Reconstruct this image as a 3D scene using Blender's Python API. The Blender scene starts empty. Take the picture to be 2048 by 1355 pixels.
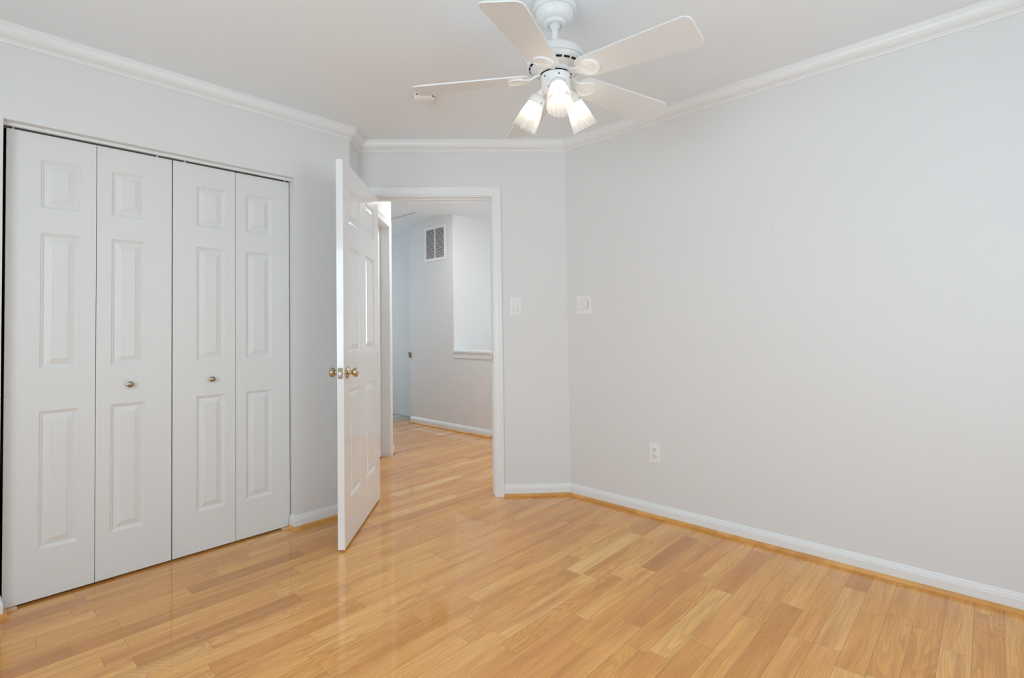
import bpy, bmesh, math, random
from mathutils import Vector, Matrix
random.seed(7)
sc = bpy.context.scene
PI = math.pi
S = 0.5 ** 0.5

# ------------------------------------------------------------------ camera
CAM_H, YAW, PITCH, ROLL, FPX, SY = 1.15318, -0.033835, 0.02454, -0.014236, 1023.2, -48.79
az = PI / 4 + YAW
F = Vector((math.cos(az) * math.cos(PITCH), math.sin(az) * math.cos(PITCH), math.sin(PITCH)))
R0 = Vector((math.sin(az), -math.cos(az), 0)); U0 = R0.cross(F)
CR = R0 * math.cos(ROLL) + U0 * math.sin(ROLL)
CU = U0 * math.cos(ROLL) - R0 * math.sin(ROLL)
cam_data = bpy.data.cameras.new('camera'); cam = bpy.data.objects.new('camera', cam_data)
sc.collection.objects.link(cam)
M = Matrix((CR, CU, -F)).transposed().to_4x4(); M.translation = Vector((0, 0, CAM_H))
cam.matrix_world = M
cam_data.sensor_width = 36; cam_data.lens = FPX / 2048 * 36
cam_data.shift_y = SY / 2048; cam_data.clip_start = 0.02
sc.camera = cam

# ------------------------------------------------------------------ world, daylight, exposure
w = bpy.data.worlds.new('daylight'); sc.world = w; w.use_nodes = True
bg = w.node_tree.nodes['Background']
bg.inputs[0].default_value = (0.775, 0.93, 1.03, 1); bg.inputs[1].default_value = 5.7
sc.view_settings.view_transform = 'Standard'; sc.view_settings.look = 'None'
sc.view_settings.gamma = 1; sc.view_settings.use_curve_mapping = False
sc.view_settings.exposure = 0.14
sc.cycles.max_bounces = 14; sc.cycles.diffuse_bounces = 11; sc.cycles.glossy_bounces = 6
sc.cycles.transparent_max_bounces = 16
sc.cycles.use_denoising = True
sc.cycles.sample_clamp_indirect = 6

# room constants (metres; left wall is y = L, right wall is x = R)
H = 2.44
L, R, YC = 2.9769, 2.851, 2.1377
XE, SEG = 1.6791, 0.2351
BX, BY = -0.95, -0.95          # walls behind the camera
OX0, OX1, OZ = 0.103, 1.3195, 2.0524      # closet opening
def diag(t, off=0.0):   # point on the door wall, t metres from the right corner, off metres into the room
    return (R - t * S - off * S, YC + t * S - off * S)

def portal(name, loc, rot, sx, sy):
    d = bpy.data.lights.new(name, 'AREA'); d.shape = 'RECTANGLE'; d.size = sx; d.size_y = sy
    d.cycles.is_portal = True
    o = bpy.data.objects.new(name, d); sc.collection.objects.link(o)
    o.location = loc; o.rotation_euler = rot
# window openings: (wall x=BX: y0,y1) and (wall y=BY: x0,x1)
W1 = (-.1, 1.8); W2 = (0.8, 1.9); WZ = (0.72, 2.02)
portal('daylight_portal', (BX - 0.06, sum(W1) / 2, sum(WZ) / 2), (0, -PI / 2, 0), WZ[1] - WZ[0], W1[1] - W1[0])
W3 = (2.2, 3.2); W4 = (2.2, 3.0)      # unseen hall openings for daylight, the second added to light the far wall: wall x=5.4 (y range), wall y=6.9 (x range)
portal('daylight_portal', (5.46, sum(W3) / 2, 1.45), (0, PI / 2, 0), 1.5, W3[1] - W3[0])
portal('daylight_portal', (sum(W4) / 2, 6.96, 1.45), (-PI / 2, 0, 0), W4[1] - W4[0], 1.5)
portal('daylight_portal', (sum(W2) / 2, BY - 0.06, sum(WZ) / 2), (PI / 2, 0, 0), W2[1] - W2[0], WZ[1] - WZ[0])

# ------------------------------------------------------------------ materials
class NT:
    def __init__(s, name):
        s.m = bpy.data.materials.new(name); s.m.use_nodes = True
        s.t = s.m.node_tree; s.b = s.t.nodes['Principled BSDF']
    def n(s, typ, **kw):
        o = s.t.nodes.new(typ)
        for k, v in kw.items(): setattr(o, k, v)
        return o
    def put(s, sock, v):
        if isinstance(v, (int, float)): sock.default_value = v
        elif isinstance(v, tuple): sock.default_value = v
        else: s.t.links.new(v, sock)
    def math(s, op, a, b=0.0, c=0.0):
        o = s.n('ShaderNodeMath', operation=op)
        for i, v in enumerate((a, b, c)): s.put(o.inputs[i], v)
        return o.outputs[0]
    def mr(s, v, a, b, c, d, smooth=False):
        o = s.n('ShaderNodeMapRange', interpolation_type='SMOOTHSTEP' if smooth else 'LINEAR')
        for i, x in enumerate((v, a, b, c, d)): s.put(o.inputs[i], x)
        return o.outputs[0]
    def noise(s, vec, scale, detail=2, rough=.5, dist=0):
        o = s.n('ShaderNodeTexNoise')
        s.put(o.inputs['Vector'], vec); o.inputs['Scale'].default_value = scale
        o.inputs['Detail'].default_value = detail; o.inputs['Roughness'].default_value = rough
        o.inputs['Distortion'].default_value = dist
        return o.outputs[0]
    def mix(s, f, a, b, mode='MIX'):
        o = s.n('ShaderNodeMix', data_type='RGBA', blend_type=mode)
        s.put(o.inputs[0], f); s.put(o.inputs[6], a); s.put(o.inputs[7], b)
        return o.outputs[2]
    def xyz(s, x, y, z):
        o = s.n('ShaderNodeCombineXYZ')
        for i, v in enumerate((x, y, z)): s.put(o.inputs[i], v)
        return o.outputs[0]
    def bump(s, h, strength, dist=.001):
        o = s.n('ShaderNodeBump'); o.inputs['Strength'].default_value = strength
        o.inputs['Distance'].default_value = dist; s.put(o.inputs['Height'], h)
        s.t.links.new(o.outputs[0], s.b.inputs['Normal'])

def simple(name, col, rough=.5, metal=0, spec=.5, bump=None, coat=0):
    t = NT(name); b = t.b
    b.inputs['Base Color'].default_value = (*col, 1); b.inputs['Roughness'].default_value = rough
    b.inputs['Metallic'].default_value = metal; b.inputs['Specular IOR Level'].default_value = spec
    b.inputs['Coat Weight'].default_value = coat
    tc = t.n('ShaderNodeTexCoord').outputs['Object']
    sc_, st, var = bump or (60, .02, .015)
    nz = t.noise(tc, sc_, 3)
    v = t.mr(nz, .3, .7, 1 - var, 1.0)
    o = t.n('ShaderNodeHueSaturation'); o.inputs['Color'].default_value = (*col, 1); t.put(o.inputs['Value'], v)
    t.t.links.new(o.outputs[0], b.inputs['Base Color'])
    t.bump(nz, st)
    return t.m

M_wall = simple('wall_paint', (.755, .76, .765), .62, spec=.3, bump=(220, .05, .012))
M_ceil = simple('ceiling_paint', (.84, .89, .935), .8, spec=.2, bump=(160, .05, .012))
M_trim = simple('trim_paint', (.82, .84, .85), .32, bump=(90, .01, .008))
M_door = simple('door_paint', (.755, .765, .765), .42, bump=(300, .05, .01))
M_gloss = simple('gloss_door_paint', (.82, .83, .835), .16, bump=(40, .01, .006), coat=.4)
M_fan = simple('white_enamel', (.81, .825, .825), .25, bump=(40, .005, .006))
M_blade = simple('white_blade_laminate', (.76, .785, .80), .4, bump=(120, .02, .012))
M_plastic = simple('white_plastic', (.85, .85, .85), .3, bump=(80, .005, .005))
M_dark = simple('dark_gap', (.012, .011, .01), .8, bump=(50, .01, .1))
M_steel = simple('track_steel', (.30, .29, .27), .35, metal=1, bump=(90, .01, .05))
M_closet = simple('closet_shade_grey', (.35, .35, .35), .9)  # closet dimness put into the wall colour, keeps door gaps dark
M_brass = simple('aged_brass', (.62, .52, .33), .17, metal=1, bump=(70, .03, .12))
M_latch = simple('latch_steel', (.34, .30, .23), .45, metal=.5, bump=(120, .03, .1))
M_knob = simple('satin_bronze', (.42, .36, .27), .18, metal=1, bump=(70, .02, .12))
M_dbr = simple('dark_brass', (.22, .17, .10), .4, metal=1, bump=(70, .02, .12))
M_rail = simple('rail_wood', (.20, .12, .055), .4, bump=(60, .02, .2))
M_block = simple('raw_wood', (.75, .52, .34), .6, bump=(150, .05, .15))
M_grey = simple('hairline_grey', (.45, .45, .44), .8)
M_out = simple('outside_ground', (.35, .38, .33), .9)

def tile_mat():
    t = NT('grey_vinyl_plank'); b = t.b
    tc = t.n('ShaderNodeTexCoord').outputs['Object']
    sp = t.n('ShaderNodeSeparateXYZ'); t.put(sp.inputs[0], tc)
    v = t.xyz(t.math('MULTIPLY', sp.outputs[0], 3.0), t.math('MULTIPLY', sp.outputs[1], 14.0), 0.0)
    nz = t.noise(v, 1.0, 3)
    t.put(b.inputs['Base Color'], t.mix(t.mr(nz, .35, .65, 0, 1), (.36, .31, .27, 1), (.55, .50, .45, 1)))
    b.inputs['Roughness'].default_value = .5
    t.bump(nz, .05)
    return t.m
M_tile = tile_mat()

def wood_floor():
    t = NT('oak_strip_floor'); b = t.b
    PW = .0840; PL = .60
    tc = t.n('ShaderNodeTexCoord').outputs['Object']
    sp = t.n('ShaderNodeSeparateXYZ'); t.put(sp.inputs[0], tc); x, y = sp.outputs[0], sp.outputs[1]
    yr = t.math('DIVIDE', t.math('ADD', y, 20 * PW + .006), PW)
    row = t.math('FLOOR', yr); fy = t.math('SUBTRACT', yr, row)
    wn = t.n('ShaderNodeTexWhiteNoise', noise_dimensions='1D'); t.put(wn.inputs['W'], row)
    W = t.math('ADD', t.math('DIVIDE', x, PL), t.math('MULTIPLY', wn.outputs['Value'], 91.7))
    W = t.math('ADD', W, t.math('MULTIPLY', row, 13.31))
    def vor(feature):
        v = t.n('ShaderNodeTexVoronoi', voronoi_dimensions='1D', feature=feature)
        t.put(v.inputs['W'], W); v.inputs['Scale'].default_value = 1; v.inputs['Randomness'].default_value = .95
        return v
    vc = vor('F1'); ve = vor('DISTANCE_TO_EDGE')
    sc_ = t.n('ShaderNodeSeparateColor'); t.put(sc_.inputs[0], vc.outputs['Color'])
    r1, r2, r3 = sc_.outputs[0], sc_.outputs[1], sc_.outputs[2]
    ex = t.math('MULTIPLY', ve.outputs['Distance'], PL)
    ey = t.math('MULTIPLY', t.math('MINIMUM', fy, t.math('SUBTRACT', 1.0, fy)), PW)
    e = t.math('MINIMUM', ex, ey)
    seam = t.mr(e, .0002, .0011, 1, 0, True)
    # cathedral growth rings: iso-lines of a long stretched field
    wob = t.noise(t.xyz(t.math('MULTIPLY', x, 6.0), t.math('MULTIPLY', y, 12.0), t.math('MULTIPLY', r3, 31.0)), 1.0, 2)
    vx = t.math('ADD', t.math('MULTIPLY', x, t.mr(r3, 0, 1, .8, 3.2)), t.math('MULTIPLY', r1, 53.0))
    vy = t.math('ADD', t.math('MULTIPLY', y, t.mr(r1, 0, 1, 15.0, 7.0)), t.math('MULTIPLY', r2, 29.0))
    vy = t.math('ADD', vy, t.math('MULTIPLY', wob, .35))
    field = t.noise(t.xyz(vx, vy, t.math('MULTIPLY', r3, 17.0)), 1.0, .8, .35)
    ring = t.math('FRACT', t.math('MULTIPLY', field, t.mr(r2, 0, 1, 10, 22)))
    ringd = t.math('MULTIPLY', t.mr(ring, .25, .88, 0, 1), t.mr(ring, .9, 1.0, 1, 0, True))
    # fine streaks and pores along the board
    fv = t.xyz(t.math('ADD', t.math('MULTIPLY', x, 4.0), t.math('MULTIPLY', r1, 77.0)), t.math('ADD', t.math('MULTIPLY', y, 210.0), t.math('MULTIPLY', wob, 5.0)), r2)
    fine = t.noise(fv, 1.0, 3, .6)
    blot = t.noise(t.xyz(t.math('ADD', t.math('MULTIPLY', x, 1.8), t.math('MULTIPLY', r3, 40.0)), t.math('MULTIPLY', y, 16.0), r1), 1.0, 2)
    # board colour
    ramp = t.n('ShaderNodeValToRGB'); t.put(ramp.inputs[0], r1)
    cr = ramp.color_ramp; cr.interpolation = 'LINEAR'
    stops = [(0, (.46, .185, .042)), (.07, (.66, .290, .068)), (.22, (.78, .375, .092)), (.55, (.83, .418, .110)), (.85, (.88, .470, .138)), (1, (.92, .58, .21))]
    while len(cr.elements) < len(stops): cr.elements.new(.5)
    for el, (p, c) in zip(cr.elements, stops): el.position = p; el.color = (*c, 1)
    col = ramp.outputs[0]
    col = t.mix(t.mr(r3, .55, 1, 0, .45), col, (.76, .33, .105, 1))              # some boards redder
    col = t.mix(t.math('MULTIPLY', ringd, t.mr(r2, .35, .95, .06, .50)), col, (.48, .185, .036, 1))
    col = t.mix(t.mr(fine, .40, .70, 0, .60), col, (.50, .20, .042, 1))
    col = t.mix(t.mr(blot, .50, .76, 0, .72), col, (.50, .195, .042, 1))
    col = t.mix(t.mr(blot, .2, .45, .3, 0), col, (.90, .56, .22, 1))
    # small dark knots
    kv = t.n('ShaderNodeTexVoronoi'); t.put(kv.inputs['Vector'], t.xyz(t.math('MULTIPLY', x, 2.2), t.math('MULTIPLY', y, 4.2), 0.0)); kv.inputs['Scale'].default_value = 1
    col = t.mix(t.mr(kv.outputs['Distance'], .008, .030, .8, 0, True), col, (.22, .07, .015, 1))
    col = t.mix(t.math('MULTIPLY', seam, .72), col, (.16, .055, .014, 1))
    t.put(b.inputs['Base Color'], col)
    b.inputs['Roughness'].default_value = .34
    b.inputs['Specular IOR Level'].default_value = .1
    b.inputs['Coat Weight'].default_value = .95; b.inputs['Coat Roughness'].default_value = .045
    hh = t.math('ADD', t.math('MULTIPLY', seam, -1.0), t.math('MULTIPLY', fine, .12))
    t.bump(hh, .25, .0006)
    # faint cupping of each board in the varnish coat
    cup = t.n('ShaderNodeBump'); cup.inputs['Strength'].default_value = .22; cup.inputs['Distance'].default_value = .0004
    ch = t.math('ADD', t.math('MULTIPLY', t.math('MULTIPLY', fy, t.math('SUBTRACT', 1.0, fy)), 1.2), t.noise(tc, 9.0, 1))
    t.put(cup.inputs['Height'], ch); t.t.links.new(cup.outputs[0], b.inputs['Coat Normal'])
    return t.m
M_floor = wood_floor()

def shoe_mat():
    t = NT('oak_shoe_moulding'); tc = t.n('ShaderNodeTexCoord').outputs['Object']
    nz = t.noise(tc, 9.0, 3)
    t.put(t.b.inputs['Base Color'], t.mix(t.mr(nz, .35, .65, 0, 1), (.58, .27, .065, 1), (.76, .40, .115, 1)))
    t.b.inputs['Roughness'].default_value = .28
    return t.m
M_shoe = shoe_mat()

def shade_mat():
    t = NT('frosted_ribbed_glass'); b = t.b
    b.inputs['Base Color'].default_value = (.96, .95, .93, 1)
    tr = t.n('ShaderNodeBsdfTranslucent'); tr.inputs[0].default_value = (.66, .66, .65, 1)
    df = t.n('ShaderNodeBsdfTransparent')
    gl = t.n('ShaderNodeBsdfGlossy'); gl.inputs[1].default_value = .12
    m1 = t.n('ShaderNodeMixShader'); m1.inputs[0].default_value = .22
    t.t.links.new(tr.outputs[0], m1.inputs[1]); t.t.links.new(df.outputs[0], m1.inputs[2])
    m2 = t.n('ShaderNodeMixShader'); m2.inputs[0].default_value = .07
    t.t.links.new(m1.outputs[0], m2.inputs[1]); t.t.links.new(gl.outputs[0], m2.inputs[2])
    m3 = t.n('ShaderNodeMixShader'); m3.inputs[0].default_value = .22
    d2 = t.n('ShaderNodeBsdfDiffuse'); d2.inputs[0].default_value = (.9, .9, .88, 1)
    t.t.links.new(m2.outputs[0], m3.inputs[1]); t.t.links.new(d2.outputs[0], m3.inputs[2])
    out = [n for n in t.t.nodes if n.type == 'OUTPUT_MATERIAL'][0]
    t.t.links.new(m3.outputs[0], out.inputs[0])
    return t.m
M_shade = shade_mat()

def emit(name, col, st):
    t = NT(name); t.b.inputs['Base Color'].default_value = (*col, 1)
    t.b.inputs['Emission Color'].default_value = (*col, 1); t.b.inputs['Emission Strength'].default_value = st
    return t.m
M_bulb = emit('lit_bulb', (1.0, .88, .74), 8)
M_hall = emit('lit_glass_dome', (1.0, .97, .93), 58)
def pane_mat():
    t = NT('window_glass')
    a = t.n('ShaderNodeBsdfTransparent'); g = t.n('ShaderNodeBsdfGlossy'); g.inputs[1].default_value = .02
    m = t.n('ShaderNodeMixShader'); m.inputs[0].default_value = .05
    t.t.links.new(a.outputs[0], m.inputs[1]); t.t.links.new(g.outputs[0], m.inputs[2])
    out = [n for n in t.t.nodes if n.type == 'OUTPUT_MATERIAL'][0]
    t.t.links.new(m.outputs[0], out.inputs[0])
    return t.m
M_pane = pane_mat()

# ------------------------------------------------------------------ mesh helpers
def link(name, bm, mat, parent=None, smooth=False, recalc=True):
    if recalc: bmesh.ops.recalc_face_normals(bm, faces=bm.faces)
    me = bpy.data.meshes.new(name); bm.to_mesh(me); bm.free()
    for m in (mat if isinstance(mat, (list, tuple)) else [mat]): me.materials.append(m)
    if smooth:
        for p in me.polygons: p.use_smooth = True
        try: me.set_sharp_from_angle(angle=math.radians(35))
        except Exception: pass
    o = bpy.data.objects.new(name, me); sc.collection.objects.link(o)
    if parent: o.parent = parent
    return o
def tag(o, label, cat, group=None, kind=None):
    o['label'] = label; o['category'] = cat
    if group: o['group'] = group
    if kind: o['kind'] = kind
    return o
def empty(name, loc, rz=0, parent=None):
    o = bpy.data.objects.new(name, None); sc.collection.objects.link(o)
    o.empty_display_size = .05; o.location = loc; o.rotation_euler = (0, 0, rz)
    if parent: o.parent = parent
    return o
def prism(bm, pts, z0, z1):
    a = [bm.verts.new((p[0], p[1], z0)) for p in pts]; b = [bm.verts.new((p[0], p[1], z1)) for p in pts]
    bm.faces.new(a[::-1]); bm.faces.new(b); n = len(pts)
    for i in range(n): bm.faces.new((a[i], a[(i + 1) % n], b[(i + 1) % n], b[i]))
def box(bm, x0, x1, y0, y1, z0, z1, mat=0):
    n0 = len(bm.faces)
    prism(bm, [(x0, y0), (x1, y0), (x1, y1), (x0, y1)], z0, z1)
    bm.faces.ensure_lookup_table()
    for f in bm.faces[n0:]: f.material_index = mat
def bbox(x0, x1, y0, y1, z0, z1, bev=0, seg=2):
    bm = bmesh.new(); box(bm, x0, x1, y0, y1, z0, z1)
    if bev: bmesh.ops.bevel(bm, geom=list(bm.edges), offset=bev, segments=seg, affect='EDGES', profile=.5)
    return bm
def merge(bm, other, mtx=None):
    me = bpy.data.meshes.new('tmp'); other.to_mesh(me); other.free()
    if mtx is not None: me.transform(mtx)
    bm.from_mesh(me); bpy.data.meshes.remove(me)
def lathe(prof, n=48, a0=0, close=False):   # prof: (r, z)
    bm = bmesh.new(); rings = []
    for r, z in prof:
        if r < 1e-6: rings.append([bm.verts.new((0, 0, z))])
        else: rings.append([bm.verts.new((r * math.cos(a0 + 2 * PI * i / n), r * math.sin(a0 + 2 * PI * i / n), z)) for i in range(n)])
    for A, B in zip(rings, rings[1:]):
        for i in range(n):
            j = (i + 1) % n
            if len(A) == 1 and len(B) == 1: continue
            if len(A) == 1: bm.faces.new((A[0], B[i], B[j]))
            elif len(B) == 1: bm.faces.new((A[i], A[j], B[0]))
            else: bm.faces.new((A[i], A[j], B[j], B[i]))
    return bm
def sweep(path, prof, side=1, closed_prof=True, z0=0.0):
    """horizontal path (x,y) list; prof (off,z): off towards the left of travel if side=1; mitred corners, capped"""
    bm = bmesh.new(); n = len(path); rows = []
    for i, p in enumerate(path):
        P = Vector(p)
        d0 = (P - Vector(path[i - 1])).normalized() if i else None
        d1 = (Vector(path[i + 1]) - P).normalized() if i < n - 1 else None
        d0 = d0 or d1; d1 = d1 or d0
        n0 = Vector((-d0.y, d0.x)) * side; n1 = Vector((-d1.y, d1.x)) * side
        m = (n0 + n1); m = m / (1 + n0.dot(n1))
        rows.append([bm.verts.new((P.x + m.x * o, P.y + m.y * o, z0 + z)) for o, z in prof])
    k = len(prof)
    for A, B in zip(rows, rows[1:]):
        for i in range(k):
            j = (i + 1) % k
            if j == 0 and not closed_prof: continue
            bm.faces.new((A[i], B[i], B[j], A[j]))
    bm.faces.new(rows[0]); bm.faces.new(rows[-1][::-1])
    return bm
def casing(path, prof, origin, u, nrm):
    """path in wall plane (s,z); prof (w, d): w outward from the opening (left of travel), d out of the wall"""
    bm = bmesh.new(); rows = []; n = len(path); u = Vector((*u, 0)); nr = Vector((*nrm, 0)); o3 = Vector((*origin, 0))
    for i, p in enumerate(path):
        P = Vector(p)
        d0 = (P - Vector(path[i - 1])).normalized() if i else None
        d1 = (Vector(path[i + 1]) - P).normalized() if i < n - 1 else None
        d0 = d0 or d1; d1 = d1 or d0
        n0 = Vector((-d0.y, d0.x)); n1 = Vector((-d1.y, d1.x)); m = (n0 + n1) / (1 + n0.dot(n1))
        rows.append([bm.verts.new(o3 + u * (P.x + m.x * w_) + Vector((0, 0, P.y + m.y * w_)) + nr * d) for w_, d in prof])
    k = len(prof)
    for A, B in zip(rows, rows[1:]):
        for i in range(k):
            j = (i + 1) % k; bm.faces.new((A[i], B[i], B[j], A[j]))
    bm.faces.new(rows[0]); bm.faces.new(rows[-1][::-1])
    return bm

def panel_face(bm, w_, z0, z1, panels, y, sgn, back=None):
    """moulded face in the XZ plane at y; sgn = outward direction (-1 / +1); panels = (u0,u1,z0,z1)"""
    xs = sorted({0, w_} | {round(a, 5) for p in panels for a in p[:2]}); zs = sorted({z0, z1} | {round(a, 5) for p in panels for a in p[2:]})
    vs = {}
    def V(a, b, d=0.0):
        key = (round(a, 5), round(b, 5), round(d, 5))
        if key not in vs: vs[key] = bm.verts.new((a, y - sgn * d, b))
        return vs[key]
    ps = [tuple(round(a, 5) for a in p) for p in panels]
    for i in range(len(xs) - 1):
        for j in range(len(zs) - 1):
            a, b, c, d = xs[i], xs[i + 1], zs[j], zs[j + 1]
            if any(p[0] <= a and b <= p[1] and p[2] <= c and d <= p[3] for p in ps): continue
            bm.faces.new((V(a, c), V(b, c), V(b, d), V(a, d)))
    for a, b, c, d in ps:
        # subdivided outer ring uses the grid points on its border
        rings = [(0, 0), (.0035, .0040), (.008, .0050), (.012, .0095), (.017, .0095), (.040, .0028), (.0412, .0012)]
        def loop(ins, dep): return [V(a + ins, c + ins, dep), V(b - ins, c + ins, dep), V(b - ins, d - ins, dep), V(a + ins, d - ins, dep)]
        prev = loop(0, 0)
        for ins, dep in rings[1:]:
            cur = loop(ins, dep)
            for k in range(4): bm.faces.new((prev[k], prev[(k + 1) % 4], cur[(k + 1) % 4], cur[k]))
            prev = cur
        bm.faces.new(prev)
def panel_leaf(w_, z0, z1, th, panels, both=True):
    """leaf: x 0..w, y 0..th (front face at y=0 looking -y)"""
    bm = bmesh.new()
    panel_face(bm, w_, z0, z1, panels, 0.0, -1)
    if both: panel_face(bm, w_, z0, z1, panels, th, 1)
    else: bm.faces.new([bm.verts.new(v) for v in ((0, th, z0), (w_, th, z0), (w_, th, z1), (0, th, z1))])
    for q in (((0, 0, z0), (0, th, z0), (0, th, z1), (0, 0, z1)), ((w_, 0, z0), (w_, th, z0), (w_, th, z1), (w_, 0, z1)),
              ((0, 0, z0), (w_, 0, z0), (w_, th, z0), (0, th, z0)), ((0, 0, z1), (w_, 0, z1), (w_, th, z1), (0, th, z1))):
        bm.faces.new([bm.verts.new(v) for v in q])
    bmesh.ops.remove_doubles(bm, verts=bm.verts, dist=1e-5)
    return bm
def struct(name, bm, mat, label, cat, smooth=False):
    return tag(link(name, bm, mat, smooth=smooth), label, cat, kind='structure')

# ------------------------------------------------------------------ floor, ceiling, walls
HX, HY = 5.4, 6.9      # far limits of the hall
TH = .115
bm = bmesh.new(); prism(bm, [(BX - .2, BY - .2), (HX + .1, BY - .2), (HX + .1, 5.43), (BX - .2, 5.43)], -.06, 0)
struct('floor', bm, M_floor, 'glossy honey oak strip floor running through bedroom and hall', 'floor')
bm = bmesh.new(); box(bm, BX - .2, HX + .1, 5.475, HY + .1, -.06, -.002)
struct('floor_landing', bm, M_tile, 'grey brown vinyl floor beyond the end of the hall oak', 'floor')
bm = bmesh.new(); box(bm, BX - .2, HX + .1, 5.43, 5.475, -.06, .004)
struct('trim_1', bm, simple('pale_threshold', (.42, .42, .38), .5), 'pale grey threshold strip where the hall oak ends', 'threshold')
bm = bmesh.new(); box(bm, BX - .2, HX + .1, BY - .2, HY + .1, H, H + .1)
struct('ceiling', bm, M_ceil, 'flat white painted ceiling over bedroom and hall', 'ceiling')

# left wall with closet opening
bm = bmesh.new()
box(bm, BX - .1, OX0, L, L + TH, 0, H)
box(bm, OX0, OX1, L, L + TH, OZ, H)
SX, SYY = XE + SEG * S, L + SEG * S          # inner corner with the door wall
q = TH
prism(bm, [(OX1, L), (XE, L), (SX, SYY), (SX - q * S, SYY + q * S), (XE - q * .41, L + q), (OX1, L + q)], 0, H)
struct('wall_left', bm, M_wall, 'white left wall with the wide closet opening', 'wall')
# closet box behind
bm = bmesh.new()
box(bm, OX0 - .3, OX1 + .12, L + .72, L + .78, 0, H)
box(bm, OX0 - .36, OX0 - .3, L + TH, L + .78, 0, H)
box(bm, OX1 + .12, OX1 + .18, L + TH + .01, L + .78, 0, H)
struct('wall_closet', bm, M_closet, 'closet inside walls behind the bifold doors, dimness put into their grey', 'wall')
# door wall
JR, JL, JT = .520, 1.333, 2.0588    # rough jamb faces and head
def dprism(bm, t0, t1, o0, o1, z0, z1):
    prism(bm, [diag(t0, o0), diag(t1, o0), diag(t1, o1), diag(t0, o1)], z0, z1)
TI = (R - SX) / S
bm = bmesh.new()
dprism(bm, -.05, JR - .019, 0, -TH, 0, H); dprism(bm, JR - .019, JL + .019, 0, -TH, JT + .019, H); dprism(bm, JL + .019, TI, 0, -TH, 0, H)
struct('wall_entry', bm, M_wall, 'short angled wall that holds the open bedroom doorway', 'wall')
# right wall
bm = bmesh.new()
prism(bm, [(R, BY - .1), (R, YC), (R + .0476, YC + .0474), (R + TH, YC - .02), (R + TH, BY - .1)], 0, H)
struct('wall_right', bm, M_wall, 'long plain white right wall', 'wall')
# walls behind the camera, with windows
def wall_window(name, axis, a0, a1, c, th, win, label):
    bm = bmesh.new()
    def B(p, q_, z0, z1):
        if axis == 'x': box(bm, c - th, c, p, q_, z0, z1)
        else: box(bm, p, q_, c - th, c, z0, z1)
    B(a0, win[0], 0, H); B(win[1], a1, 0, H); B(win[0], win[1], 0, WZ[0]); B(win[0], win[1], WZ[1], H)
    struct(name, bm, M_wall, label, 'wall')
wall_window('wall_back', 'x', BY - .1, L, BX, .12, W1, 'white wall behind the camera facing the right wall')
wall_window('wall_window', 'y', BX - .1, R + TH, BY, .12, W2, 'white wall behind the camera facing the closet')
def window(name, axis, c, win, label):
    root = empty(name, ((c, sum(win) / 2, WZ[0]) if axis == 'x' else (sum(win) / 2, c, WZ[0])), PI / 2 if axis == 'x' else 0)
    if axis == 'x': root.rotation_euler = (0, 0, -PI / 2)
    tag(root, label, 'window', kind='structure')
    hw = (win[1] - win[0]) / 2; hh = WZ[1] - WZ[0]; f = .045
    bm = bmesh.new()
    for x0, x1, z0, z1 in ((-hw, -hw + f, 0, hh), (hw - f, hw, 0, hh), (-hw + f, hw - f, 0, f), (-hw + f, hw - f, hh - f, hh), (-hw + f, hw - f, hh / 2 - .02, hh / 2 + .02)):
        box(bm, x0, x1, -.085, -.045, z0, z1)
    link('window_frame', bm, M_trim, root)
    link('window_pane', bbox(-hw + f, hw - f, -.068, -.062, f, hh - f), M_pane, root)
    link('window_sill', bbox(-hw - .05, hw + .05, -.04, .035, -.025, 0, .006), M_trim, root)
window('window_1', 'x', BX, W1, 'white framed window behind the camera facing the right wall')
window('window_2', 'y', BY, W2, 'white framed window behind the camera facing the closet')

# ------------------------------------------------------------------ crown, baseboard, shoe
def crown_prof():
    c = [(0, 0), (0, -.0712), (.0055, -.0712), (.0085, -.066), (.0085, -.061), (.0125, -.0585), (.0125, -.054)]
    for i in range(1, 7):
        a = i / 7 * PI / 2
        c.append((.0135 + .0325 * math.sin(a) ** 1.15, -.053 + .040 * (1 - math.cos(a))))
    c += [(.047, -.012), (.050, -.012), (.0525, -.006), (.056, -.0045), (.056, 0)]
    return c
C_R, C_S, C_X = (R, YC), (SX, SYY), (XE, L)
def crown(name, path, label):
    struct(name, sweep(path, crown_prof(), side=1, z0=H), M_trim, label, 'crown moulding')
crown('trim_crown', [(R, BY), C_R, C_S, C_X, (BX, L), (BX, BY), (R, BY)], 'white crown moulding running round the bedroom ceiling')
bp = [(0, 0), (.013, 0), (.013, .053), (.0115, .056), (.0105, .063), (.0075, .069), (.0070, .073), (.004, .078), (0, .078)]
sp_ = [(0, 0), (.026, 0), (.026, .006), (.0245, .0115), (.021, .016), (.016, .0187), (.013, .019), (0, .019)]
cas_w = .063
def base(name, path, label, cat='baseboard'):
    struct('baseboard_' + name, sweep(path, bp, 1), M_trim, label, cat)
    struct('trim_shoe_' + name, sweep(path, sp_, 1), M_shoe, 'oak shoe moulding along the foot of the ' + label, 'shoe moulding')
tr = JR - .005 - cas_w; tl = JL + .005 + cas_w
base('right', [(R, BY), C_R, diag(tr)], 'white baseboard from the doorway casing along the right wall')
base('left', [diag(tl), C_S, C_X, (OX1, L), (OX1, L + .052)] if tl < TI - .005 else [C_S, C_X, (OX1, L), (OX1, L + .052)], 'white baseboard between the closet and the open door')
base('closet', [(OX0, L + .052), (OX0, L), (BX, L)], 'white baseboard left of the closet')

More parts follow.
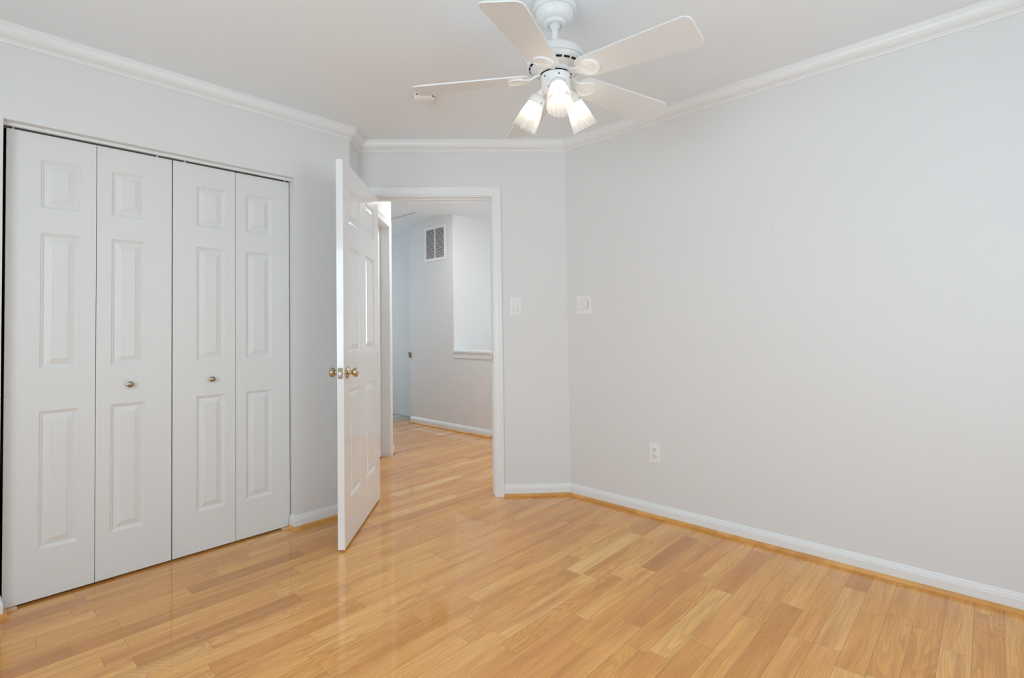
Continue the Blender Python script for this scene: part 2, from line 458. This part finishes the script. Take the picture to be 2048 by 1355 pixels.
# ------------------------------------------------------------------ bedroom door frame and casing
cas_prof = [(0, 0), (0, .010), (.004, .0115), (.010, .0115), (.013, .0095), (.034, .0125), (.045, .0165), (.052, .0175), (.060, .0165), (.063, .013), (.063, 0)]
u_d = (-S, S); n_in = (-S, -S); n_out = (S, S)
root = empty('door_frame_trim', (*diag((JR + JL) / 2), 0)); root.name = 'trim_door_frame'
tag(root, 'white casing and jamb round the open bedroom doorway', 'door frame', kind='structure')
def child_world(o, r):
    o.parent = r; o.matrix_parent_inverse = Matrix.Translation(r.location).inverted() if r.rotation_euler.z == 0 else r.matrix_basis.inverted()
    return o
# casing on the room side: path goes up the right jamb with the opening on its right-hand side
p_in = [(JR - .005, 0), (JR - .005, JT + .005), (JL + .005, JT + .005), (JL + .005, 0)]
o = link('casing', casing(p_in, cas_prof, (R, YC), u_d, n_in), M_trim); child_world(o, root)
oh = diag(0, -TH)
o = link('casing', casing(p_in, cas_prof, oh, u_d, n_out), M_trim); child_world(o, root)
bm = bmesh.new()
dprism(bm, JR - .019, JR, .0, -TH, 0, JT); dprism(bm, JL, JL + .019, 0, -TH, 0, JT); dprism(bm, JR - .019, JL + .019, 0, -TH, JT, JT + .019)
o = link('jamb', bm, M_trim); child_world(o, root)
bm = bmesh.new()
dprism(bm, JR, JR + .011, -.040, -.075, 0, JT - .011); dprism(bm, JL - .011, JL, -.040, -.075, 0, JT - .011); dprism(bm, JR, JL, -.040, -.075, JT - .011, JT)
o = link('stop', bm, M_trim); child_world(o, root)
bm = bmesh.new(); dprism(bm, JR, JR + .0022, -.004, -.034, .905, .963)
o = link('strike_plate', bm, M_dbr); child_world(o, root); o['label'] = 'dark brass strike plate'

# ------------------------------------------------------------------ open bedroom door (origin at the hinge)
LW, LZ0, LZ1, LT = .812, .012, 2.0535, .035
hx, hy = diag(JL - .001, .006)
droot = empty('door_1', (hx, hy, 0), math.atan2(-S, -S))   # local +x runs from hinge to free edge, local y towards -> leaf thickness
tag(droot, 'open white six panel bedroom door with brass knobs', 'door', kind='structure')
# local x = direction (-S,-S); local y = (S,-S) (to the right in the picture). Leaf occupies y -.0 .. +.035
cols = [(LW - .337, LW - .112), (LW - .693, LW - .468)]
rows_ = [(1.738, 1.940), (1.030, 1.608), (.248, .822)]
pan = [(a, b, c, d) for a, b in cols for c, d in rows_]
leaf = link('leaf', panel_leaf(LW, LZ0, LZ1, LT, pan), M_gloss, droot)
leaf.location = (0, 0, 0)
KZ = .925
def knob_bm():
    return lathe([(0, 0), (.033, 0), (.0335, .002), (.031, .0045), (.022, .0075), (.014, .010), (.0115, .014), (.0105, .022), (.0125, .027),
                  (.019, .031), (.0245, .037), (.0265, .044), (.0250, .050), (.0205, .0545), (.012, .0575), (0, .0585)], 40)
for s, yy in ((1, LT), (-1, 0)):
    k = link('knob', knob_bm(), M_brass, droot, smooth=True)
    k.location = (LW - .062, yy + s * .0002, KZ); k.rotation_euler = (-s * PI / 2, 0, 0)
    k['label'] = 'round aged brass knob with rose'
lp = link('latch', bbox(LW - .0003, LW + .0018, LT / 2 - .0128, LT / 2 + .0128, KZ - .030, KZ + .028, .0008), M_latch, droot)
lp['label'] = 'brass latch plate on the door edge'
b_ = lathe([(0, .012), (.0085, .009), (.009, 0), (.011, 0), (.011, .0012)], 24); lb = link('bolt', b_, M_plastic, lp, smooth=True)
lb.location = (LW + .0018, LT / 2 , KZ - .002); lb.rotation_euler = (0, PI / 2, 0)
for dz in (-.023, .020):
    s_ = link('screw', lathe([(0, .0008), (.003, .0006), (.0036, 0)], 16), M_dbr, lp); s_.location = (LW + .0018, LT / 2, KZ - .001 + dz); s_.rotation_euler = (0, PI / 2, 0)
for z in (.25, 1.05, 1.83):
    bm = lathe([(0, 0), (.006, 0), (.006, .09), (0, .09)], 16)
    h_ = link('hinge', bm, M_brass, droot); h_.location = (.002, -.0065, z)

# ------------------------------------------------------------------ closet bifold doors
CY = L + .060
ztop, zbot = 2.0325, .010
CP = [(1.708, 1.922), (1.000, 1.598), (.218, .815)]
edges = [.1135, .4165, .7200, 1.0185, 1.3150]
pcol = [(.224, .358), (.473, .607), (.829, .964), (1.073, 1.213)]
def bifold(name, i0, knobx, knobz, label):
    r = empty(name, (edges[i0], CY, 0)); tag(r, label, 'door', kind='structure')
    for i in (i0, i0 + 1):
        a, b = edges[i] + .0012, edges[i + 1] - .0012
        if i in (1, 2): a, b = (a, b - .0015) if i == 1 else (a + .0015, b)
        pl = [(pcol[i][0] - a, pcol[i][1] - a, c, d) for c, d in CP]
        lf = link('leaf', panel_leaf(b - a, zbot, ztop, .030, pl, both=False), M_door, r); lf.location = (a - edges[i0], 0, 0)
    k = link('knob', lathe([(0, 0), (.0085, 0), (.0085, .002), (.006, .005), (.0055, .012), (.009, .015), (.0135, .019), (.0148, .0235), (.0135, .028), (.009, .031), (0, .032)], 32), M_knob, r, smooth=True)
    k.location = (knobx - edges[i0], -.0002, knobz); k.rotation_euler = (PI / 2, 0, 0); k['label'] = 'small round bronze knob'
bifold('door_2', 0, .543, .906, 'left pair of white bifold closet doors')
bifold('door_3', 2, .897, .901, 'right pair of white bifold closet doors')
# fascia strip, steel track, hangers, floor brackets
fz = 2.0392
struct('trim_closet_header', bbox(OX0 + .0005, OX1 - .0005, L + .036, L + .054, fz, OZ - .0003, .001), M_trim, 'thin white fascia strip above the closet doors', 'trim')
bm = bmesh.new(); box(bm, OX0 + .001, OX1 - .001, L + .056, L + .088, 2.0455, OZ - .0002); box(bm, OX0 + .001, OX1 - .001, L + .086, L + .088, 2.036, 2.0455)
tk = tag(link('closet_track', bm, M_steel), 'grey steel sliding track above the white closet doors', 'track')
for x in (.135, .655, .775, 1.292):
    pn = link('hanger_pin', lathe([(0, 0), (.004, 0), (.004, .012), (0, .012)], 12), M_plastic, tk); pn.location = (x, L + .066, 2.0333)
for x, ln in ((.140, 'small pale pivot block at the left foot of the closet doors'), (1.283, 'small pale pivot block at the right foot of the closet doors')):
    tag(link('pivot_block', bbox(x - .020, x + .020, L + .034, L + .088, 0.0, .0072, .001), M_block), ln, 'bracket', group=None)

# ------------------------------------------------------------------ hall
WX = 3.765; YA, YB, YD = 5.235, 4.42, 3.858
bm = bmesh.new()
box(bm, WX, WX + .25, YB, YA, 0, H)
box(bm, WX + .25, HX, YB, YB + .12, 0, H)
struct('wall_hall', bm, M_wall, 'white hall wall block that carries the air return grille', 'wall')
bm = bmesh.new(); prism(bm, [(WX, YD), (WX, YB), (WX + .12, YB), (WX + .12, YD + .05)], 0, .882)
prism(bm, [(WX, YD), (WX + .12, YD + .05), (WX + .9, YD - .73), (WX + .9, YD - .9)], 0, .882)
struct('wall_half', bm, M_wall, 'white waist high half wall by the stairwell in the hall', 'half wall')
cap = [(WX - .024, YD - .010), (WX - .024, YB - .0005), (WX + .145, YB - .0005), (WX + .145, YD + .06), (WX + .93, YD - .725), (WX + .93, YD - .964)]
bm = bmesh.new(); prism(bm, cap, .882, .903)
bmesh.ops.bevel(bm, geom=[e for e in bm.edges], offset=.003, segments=2, affect='EDGES')
ap = sweep([(WX + .9, YD - .9), (WX, YD), (WX, YB)], [(0, 0), (.008, 0), (.010, .01), (.010, .045), (.016, .055), (.016, .063), (0, .063)], 1, z0=.818)
merge(bm, ap)
struct('trim_half_wall_cap', bm, M_trim, 'white ledge cap on top of the hall half wall', 'trim')
base('hall', [(WX + .9, YD - .9), (WX, YD), (WX, YA), (WX + .013, YA)], 'white baseboard of the hall wall under the grille')
# recessed far wall, outer shell
bm = bmesh.new(); box(bm, 4.012, 4.10, YA + .0, HY, 0, H)
struct('wall_far', bm, M_wall, 'recessed white wall beyond the end of the hall', 'wall')
bm = bmesh.new(); hz0, hz1 = .7, 2.2
for p0, p1, q0, q1 in ((BX - .2, W4[0], 0, H), (W4[1], HX + .1, 0, H), (W4[0], W4[1], 0, hz0), (W4[0], W4[1], hz1, H)): box(bm, p0, p1, HY, HY + .1, q0, q1)
for p0, p1, q0, q1 in ((1.2, W3[0], 0, H), (W3[1], HY, 0, H), (W3[0], W3[1], 0, hz0), (W3[0], W3[1], hz1, H)): box(bm, HX, HX + .1, p0, p1, q0, q1)
box(bm, R + TH, HX, 1.1, 1.2, 0, H); box(bm, BX - .2, BX - .1, L + TH, HY, 0, H)
struct('wall_outer', bm, M_wall, 'white outer walls closing off the hall', 'wall')
# hall left wall with its own closed door
HT = 1.468
def hl(s, o=0.0):   # s metres beyond the room face of the door wall, o metres to the right
    x, y = diag(HT - o); return (x + s * S, y + s * S)
SE = 1.305; D0, D1, DZ = .36, 1.165, 2.08
bm = bmesh.new()
def hprism(bm, s0, s1, o0, o1, z0, z1): prism(bm, [hl(s0, o0), hl(s1, o0), hl(s1, o1), hl(s0, o1)], z0, z1)
hprism(bm, TH, D0, -.115, 0, 0, H); hprism(bm, D1, SE, -.115, 0, 0, H); hprism(bm, D0, D1, -.115, 0, DZ, H)
a_, b_2 = hl(SE, -.115), hl(SE, 0)
far = (b_2[0] - 1.2 * S, b_2[1] + 1.2 * S)
prism(bm, [a_, (far[0] - .115 * S, far[1] - .115 * S), far, b_2], 0, H)
struct('wall_hall_left', bm, M_wall, 'white hall wall just behind the open bedroom door', 'wall')
u_h = (S, S); n_h = (S, -S)
hp_path = [(D1 + .004, 0), (D1 + .004, DZ + .004), (D0 - .004, DZ + .004), (D0 - .004, 0)]
bm = casing([(-a, b) for a, b in hp_path], cas_prof, hl(0), (-S, -S), n_h)
struct('trim_hall_door', bm, M_trim, 'white casing round the hall door behind the bedroom door', 'door frame')
r4 = empty('door_4', (*hl(D0, 0), 0), PI / 4); tag(r4, 'closed white door in the hall behind the bedroom door', 'door', kind='structure')
WD = D1 - D0 - .004
pl = [(a, b, c, d) for a, b in ((.11, .35), (.455, .695)) for c, d in ((1.74, 1.95), (1.03, 1.61), (.25, .82))]
lf = link('leaf', panel_leaf(WD, .01, DZ - .003, .035, pl), M_door, r4); lf.location = (.002, .075, 0)
base('hall_left', [hl(SE, -.2) if False else (b_2[0] - 1.0 * S, b_2[1] + 1.0 * S), b_2, hl(D1 + .004 + cas_w)][::-1][::-1], 'white baseboard stub beside the hall door')
# attic panel edge on the hall ceiling
bm = bmesh.new(); box(bm, 3.400, 3.406, 4.605, 5.30, H - .005, H)
struct('trim_attic', bm, M_grey, 'thin grey strip on the hall ceiling left of the grille', 'trim')

# ------------------------------------------------------------------ air return grille in the hall
g = tag(empty('air_return_grille', (WX, 4.735, 2.147)), 'white louvred air return grille high on the hall wall', 'vent')
gw, gh = .198, .203
bm = bmesh.new()
fr = .030
for y0, y1, z0, z1 in ((-gw, -gw + fr, -gh, gh), (gw - fr, gw, -gh, gh), (-gw + fr, gw - fr, -gh, -gh + fr), (-gw + fr, gw - fr, gh - fr, gh), (-.006, .006, -gh + fr, gh - fr)):
    box(bm, -.009, 0, y0, y1, z0, z1)
link('frame', bm, M_plastic, g)
link('backing', bbox(-.0012, -.0002, -gw + fr, gw - fr, -gh + fr, gh - fr), M_dark, g)
for y0, y1 in ((-gw + fr, -.006), (.006, gw - fr)):
    bm = bmesh.new(); n = 26; pit = (2 * gh - 2 * fr) / n
    for i in range(n):
        z = -gh + fr + (i + .5) * pit
        vv = [[bm.verts.new((x_, y_, z_)) for x_, z_ in ((-.0085, z - .0036), (-.0085, z - .0004), (-.0025, z + .0040), (-.0025, z + .0016))] for y_ in (y0, y1)]
        for k in range(4): bm.faces.new((vv[0][k], vv[0][(k + 1) % 4], vv[1][(k + 1) % 4], vv[1][k]))
    link('louvre', bm, M_plastic, g)

# handrail end past the hall corner
hr = bmesh.new()
hv = [[hr.verts.new((x, y, z)) for y, z in ((0, -.034), (.03, -.012), (.03, .034), (0, .034))] for x in (0, .03)]
hr.faces.new(hv[0]); hr.faces.new(hv[1][::-1])
for i in range(4): hr.faces.new((hv[0][i], hv[0][(i + 1) % 4], hv[1][(i + 1) % 4], hv[1][i]))
tag(link('handrail', hr, M_rail), 'dark wood handrail end peeking past the hall wall corner', 'handrail').location = (WX + .002 - .020, YA + .002, .827)

# hall ceiling lamp
hlp = tag(empty('ceiling_lamp', (3.140, 3.775, H)), 'round lit dome lamp on the hall ceiling hidden above the doorway', 'lamp')
link('base', lathe([(0, 0), (.138, 0), (.138, -.012), (0, -.012)], 40), M_fan, hlp)
link('dome', lathe([(.128, -.012), (.126, -.020), (.112, -.027), (.08, -.032), (.03, -.034), (0, -.034)], 40), M_hall, hlp, smooth=True)

# ------------------------------------------------------------------ switches, outlet, wall plug
def plate(r, w_, h_, name='cover_plate'):
    bm = bmesh.new(); box(bm, -w_ / 2, w_ / 2, -.0055, 0, -h_ / 2, h_ / 2)
    bmesh.ops.bevel(bm, geom=[e for e in bm.edges if e.verts[0].co.y < -.003 or e.verts[1].co.y < -.003], offset=.0022, segments=2, affect='EDGES')
    return link(name, bm, M_plastic, r)
def rocker(r, x, w_, h_, name='rocker'):
    bm = bmesh.new()
    vs = [(-w_ / 2, -.0060, -h_ / 2), (w_ / 2, -.0060, -h_ / 2), (w_ / 2, -.0072, 0), (-w_ / 2, -.0072, 0), (w_ / 2, -.0105, h_ / 2), (-w_ / 2, -.0105, h_ / 2)]
    v = [bm.verts.new(p) for p in vs]; b = [bm.verts.new((p[0], -.003, p[2])) for p in vs]
    bm.faces.new((v[0], v[1], v[2], v[3])); bm.faces.new((v[3], v[2], v[4], v[5]))
    ring = [0, 1, 2, 4, 5, 3]
    for i in range(6): bm.faces.new((v[ring[i]], v[ring[(i + 1) % 6]], b[ring[(i + 1) % 6]], b[ring[i]]))
    o = link(name, bm, M_plastic, r); o.location = (x, 0, 0)
    fr_ = bmesh.new()
    for x0, x1, z0, z1 in ((-w_ / 2 - .002, -w_ / 2 - .0005, -h_ / 2 - .002, h_ / 2 + .002), (w_ / 2 + .0005, w_ / 2 + .002, -h_ / 2 - .002, h_ / 2 + .002), (-w_ / 2, w_ / 2, -h_ / 2 - .002, -h_ / 2 - .0005), (-w_ / 2, w_ / 2, h_ / 2 + .0005, h_ / 2 + .002)):
        box(fr_, x0, x1, -.0058, -.0045, z0, z1)
    f = link('rocker_gap', fr_, M_grey, o)
s1 = tag(empty('light_switch', (*diag(.360, .0004), 1.296), -PI / 4), 'single white rocker switch on the angled wall by the doorway', 'light switch')
plate(s1, .076, .118); rocker(s1, 0, .032, .064)
s2 = tag(empty('light_switch', (R - .0004, 1.997, 1.297), -PI / 2), 'double white rocker switch on the right wall near the corner', 'light switch')
plate(s2, .118, .122); rocker(s2, -.023, .032, .064); rocker(s2, .019, .020, .064); rocker(s2, .036, .006, .050, 'dimmer_slide')
ot = tag(empty('power_outlet', (R - .0004, 1.499, .384), -PI / 2), 'white duplex power outlet low on the right wall', 'outlet')
plate(ot, .072, .117)
for dz in (.020, -.020):
    rc = link('receptacle', bbox(-.0165, .0165, -.0075, -.005, dz - .0145, dz + .0145, .002), M_plastic, ot)
    bm = bmesh.new(); box(bm, -.0085, -.0065, -.0080, -.0074, dz - .001, dz + .008); box(bm, .0065, .0085, -.0080, -.0074, dz - .001, dz + .008)
    box(bm, -.0028, .0028, -.0081, -.0074, dz - .0098, dz - .0045)
    link('slot', bm, M_dark, rc)
nl = tag(link('wall_anchor', lathe([(0, .004), (.004, .0035), (.0065, .001), (.007, 0)], 20), M_plastic, smooth=True), 'tiny white screw anchor bump on the bare right wall', 'wall anchor')
nl.location = (R - .0002, .800, 1.650); nl.rotation_euler = (0, -PI / 2, 0)
# ------------------------------------------------------------------ smoke detector
sd = tag(empty('smoke_detector', (1.722, 2.252, H)), 'round white smoke detector on the ceiling left of the fan', 'smoke detector')
link('mount', lathe([(0, 0), (.064, 0), (.064, -.006), (0, -.006)], 40), M_plastic, sd)
link('body', lathe([(.058, -.006), (.060, -.012), (.060, -.022), (.054, -.031), (.044, -.037), (.030, -.040), (0, -.041)], 48), M_plastic, sd, smooth=True)
for i in range(8):
    a = 2 * PI * i / 8 + .3
    bm = bmesh.new(); box(bm, .0598, .0606, -.011, .011, -.0205, -.0155)
    v = link('vent_slot', bm, M_dark, sd); v.rotation_euler = (0, 0, a)

# ------------------------------------------------------------------ ceiling fan
FX, FY = 1.6083, 1.2451
fan = tag(empty('ceiling_fan', (FX, FY, H)), 'white five blade ceiling fan with three lit tulip glass shades', 'ceiling fan')
def Z(z): return z - H
link('canopy', lathe([(0, 0), (.080, 0), (.087, -.006), (.0875, -.027), (.0850, -.0300), (.0765, -.0305), (.0760, -.040), (.072, -.053), (.063, -.064), (.050, -.0705), (.0465, -.071), (.0460, -.079), (.041, -.083), (.028, -.083), (.026, -.078), (.010, -.076), (0, -.076)], 56), M_fan, fan, smooth=True)
link('hanger_ball', lathe([(0, -.062), (.018, -.066), (.0235, -.078), (.020, -.090), (.012, -.096)], 32), M_fan, fan, smooth=True)
link('downrod', lathe([(.0128, -.08), (.0128, Z(2.262))], 28), M_fan, fan, smooth=True)
motor = link('motor_housing', lathe([(0, Z(2.268)), (.022, Z(2.268)), (.030, Z(2.262)), (.062, Z(2.260)), (.095, Z(2.252)), (.113, Z(2.240)), (.1195, Z(2.226)), (.120, Z(2.212)), (.1185, Z(2.2075)), (.1135, Z(2.2065)), (.1135, Z(2.203)), (.1165, Z(2.202)),
    (.115, Z(2.196)), (.111, Z(2.190)), (.104, Z(2.184)), (.098, Z(2.178)), (.088, Z(2.172)), (.073, Z(2.168)), (.070, Z(2.171)), (.068, Z(2.176)), (.0, Z(2.176))], 72), M_fan, fan, smooth=True)
for i in range(20):
    a = 2 * PI * (i + .5) / 20
    bm = bmesh.new(); r_ = .1015; hw = .0118
    n = 4; ring = []
    for k in range(n + 1):
        t_ = -hw / r_ + 2 * hw / r_ * k / n
        ring.append((bm.verts.new((.1012 * math.cos(t_), .1012 * math.sin(t_), Z(2.1798))), bm.verts.new((.1072 * math.cos(t_), .1072 * math.sin(t_), Z(2.1855)))))
    for p0, p1 in zip(ring, ring[1:]): bm.faces.new((p0[0], p1[0], p1[1], p0[1]))
    v = link('vent_slot', bm, M_dark, motor); v.rotation_euler = (0, 0, a)
sc1 = link('screw', lathe([(0, .002), (.004, .0015), (.005, 0)], 12), M_dbr, motor)
sa = math.radians(-15); sc1.location = (.1196 * math.cos(sa), .1196 * math.sin(sa), Z(2.217)); sc1.rotation_euler = (0, PI / 2, sa)
link('flywheel', lathe([(0, Z(2.174)), (.066, Z(2.174)), (.068, Z(2.168)), (.068, Z(2.159)), (.061, Z(2.157)), (0, Z(2.157))], 56), M_dark, fan)
link('rotor_ring', lathe([(.0675, Z(2.1705)), (.0745, Z(2.1685)), (.0745, Z(2.1575)), (.0640, Z(2.1560)), (.0640, Z(2.1585)), (.0670, Z(2.1595))], 56), M_fan, fan, smooth=True)
swh = link('switch_housing', lathe([(0, Z(2.1535)), (.0600, Z(2.1535)), (.0612, Z(2.150)), (.0592, Z(2.146)), (.0585, Z(2.105)), (.0560, Z(2.096)), (.048, Z(2.088)), (.036, Z(2.078)), (.020, Z(2.070)), (.008, Z(2.066)), (0, Z(2.066))], 56), M_fan, fan, smooth=True)
for i in range(6):
    a = math.radians(223.4 + 8 + 60 * i)
    s_ = link('screw', lathe([(0, .0025), (.003, .002), (.0038, 0)], 12), M_dbr, swh)
    s_.location = (.0588 * math.cos(a), .0588 * math.sin(a), Z(2.138)); s_.rotation_euler = (0, PI / 2, a)
link('finial', lathe([(0, Z(2.050)), (.006, Z(2.052)), (.008, Z(2.058)), (.005, Z(2.064)), (.010, Z(2.068))], 20), M_fan, fan, smooth=True)

# blades
def blade_outline(r0, r1, w0, w1, n=8):
    pts = []
    def arc(cx, cy, r, a0, a1):
        for i in range(n + 1):
            a = a0 + (a1 - a0) * i / n; pts.append((cx + r * math.cos(a), cy + r * math.sin(a)))
    c1 = .026; c0 = .040
    arc(r1 - c1, w1 / 2 - c1, c1, PI / 2, 0); arc(r1 - c1, -w1 / 2 + c1, c1, 0, -PI / 2)
    arc(r0 + c0, -w0 / 2 + c0, c0, -PI / 2, -PI); arc(r0 + c0, w0 / 2 - c0, c0, PI, PI / 2)
    return pts
def make_blade():
    bm = bmesh.new(); prism(bm, blade_outline(.106, .571, .116, .154), 0, .0055)
    bmesh.ops.bevel(bm, geom=[e for e in bm.edges if abs(e.verts[0].co.z - e.verts[1].co.z) < 1e-6], offset=.0012, segments=1, affect='EDGES')
    return bm
def make_iron():
    # medallion: oval raised ring under the blade with a shallow dish, plus the cranked arm
    bm = bmesh.new(); n = 40; rings = []
    cx, ax, ay = .158, .038, .040
    prof = [(1.06, 0), (1.06, -.004), (1.0, -.0075), (.92, -.0075), (.84, -.004), (.60, -.0025), (.0, -.002)]
    for k, z in prof:
        if k == 0: rings.append([bm.verts.new((cx, 0, z))]); continue
        rings.append([bm.verts.new((cx + ax * k * math.cos(2 * PI * i / n), ay * k * math.sin(2 * PI * i / n), z)) for i in range(n)])
    for A, B in zip(rings, rings[1:]):
        for i in range(n):
            j = (i + 1) % n
            bm.faces.new((A[i], A[j], B[0]) if len(B) == 1 else (A[i], A[j], B[j], B[i]))
    arm = bmesh.new(); secs = [(.060, .016, .014, .006), (.078, .016, .012, .007), (.094, .017, .004, .007), (.108, .020, -.0005, .007), (.124, .028, -.001, .006), (.140, .034, -.001, .004)]
    vv = []
    for x, hw, z, th in secs:
        vv.append([arm.verts.new((x, -hw, z)), arm.verts.new((x, hw, z)), arm.verts.new((x, hw * .8, z - th)), arm.verts.new((x, -hw * .8, z - th))])
    for A, B in zip(vv, vv[1:]):
        for i in range(4): arm.faces.new((A[i], A[(i + 1) % 4], B[(i + 1) % 4], B[i]))
    arm.faces.new(vv[0]); arm.faces.new(vv[-1])
    merge(bm, arm)
    # ridge of the dish
    rd = bmesh.new(); box(rd, .140, .176, -.006, .006, -.0075, -.002); bmesh.ops.bevel(rd, geom=list(rd.edges), offset=.002, segments=2, affect='EDGES'); merge(bm, rd)
    return bm
bl0 = ir0 = None
for k in range(5):
    a = math.radians(200.73 + 72 * k)
    if bl0 is None:
        b = bl0 = link('blade', make_blade(), M_blade, fan); i_ = ir0 = link('blade_iron', make_iron(), M_fan, fan, smooth=True)
    else:
        b = bl0.copy(); i_ = ir0.copy(); sc.collection.objects.link(b); sc.collection.objects.link(i_); b.parent = fan; i_.parent = fan
    b.rotation_mode = i_.rotation_mode = 'XYZ'
    tilt = Matrix.Rotation(a, 4, 'Z') @ Matrix.Rotation(math.radians(3.15), 4, 'Y') @ Matrix.Rotation(math.radians(-12.3), 4, 'X')
    b.matrix_local = Matrix.Translation((0, 0, Z(2.150))) @ tilt
    i_.matrix_local = Matrix.Translation((0, 0, Z(2.150))) @ tilt

# lights
def make_shade():
    # tulip glass, axis -z from the neck; fluted wall, scalloped rim
    bm = bmesh.new(); n = 160; fl = 20; rings = []
    prof = [(.0265, .004), (.0300, -.002), (.0325, -.012), (.0360, -.026), (.0400, -.044), (.0435, -.062), (.0462, -.080), (.0482, -.096), (.0500, -.108), (.0510, -.114)]
    for j, (r, z) in enumerate(prof):
        f = j / (len(prof) - 1); row = []
        for i in range(n):
            th = 2 * PI * i / n
            c = math.cos(fl * th)
            rr = r + .0013 * f * (1 - abs(math.sin(fl * th / 2)) * 1.6) * 1.0 + .0004 * math.cos(fl * 4 * th) * (f > .1)
            zz = z - (.0038 * abs(math.cos(fl * th / 2)) * max(0, f - .55) / .45)
            row.append(bm.verts.new((rr * math.cos(th), rr * math.sin(th), zz)))
        rings.append(row)
    for A, B in zip(rings, rings[1:]):
        for i in range(n):
            j = (i + 1) % n; bm.faces.new((A[i], A[j], B[j], B[i]))
    return bm
def make_fitter():
    return lathe([(0, .030), (.012, .030), (.022, .026), (.031, .016), (.0335, .006), (.0340, -.008), (.0320, -.0095), (.0300, -.006), (.0, -.004)], 40)
def make_bulb():
    return lathe([(0, -.006), (.011, -.006), (.0125, -.016), (.016, -.026), (.0205, -.038), (.0220, -.050), (.0200, -.060), (.0135, -.068), (.006, -.0715), (0, -.072)], 28)
protos = None
for k in range(3):
    a = math.radians(223.4 + 120 * k)
    tiltm = Matrix.Rotation(a, 4, 'Z') @ Matrix.Rotation(math.radians(-31), 4, 'Y')
    base_m = Matrix.Translation((.0865 * math.cos(a), .0865 * math.sin(a), Z(2.071))) @ tiltm
    ft = link('lamp_holder', make_fitter(), M_fan, fan, smooth=True) if k == 0 else protos[0].copy()
    sh = link('lamp_shade', make_shade(), M_shade, fan, smooth=True) if k == 0 else protos[1].copy()
    bu = link('bulb', make_bulb(), M_bulb, fan, smooth=True) if k == 0 else protos[2].copy()
    arm = None
    am = bmesh.new(); P0, P1 = Vector((.040, 0, 2.118 - H)), Vector((.072, 0, 2.095 - H)); dd = (P1 - P0); ln = dd.length
    cyl = lathe([(.0165, 0), (.0165, ln), (0, ln)], 24); cyl.transform(Matrix.Translation(P0) @ dd.to_track_quat('Z', 'Y').to_matrix().to_4x4()); merge(am, cyl)
    arm = link('lamp_arm', am, M_fan, fan, smooth=True) if k == 0 else protos[3].copy()
    if k: 
        am.free() if am.is_valid else None
        for o in (ft, sh, bu, arm): sc.collection.objects.link(o)
    else: protos = (ft, sh, bu, arm)
    arm.parent = fan; arm.matrix_local = Matrix.Rotation(a, 4, 'Z')
    ft.parent = fan; sh.parent = fan; ft.matrix_local = base_m; sh.matrix_local = base_m
    bu.parent = sh; bu.matrix_local = Matrix.Identity(4)
    for i in range(3):
        th = 2 * PI * i / 3 + .6
        s_ = link('screw', lathe([(0, .006), (.0025, .006), (.0032, .003), (.0018, 0), (0, 0)], 12), M_brass, ft)
        s_.location = (.0335 * math.cos(th), .0335 * math.sin(th), -.001); s_.rotation_euler = (0, PI / 2, th)
sh0 = protos[1]; sh0['label'] = 'lit tulip shade pointing towards the camera'
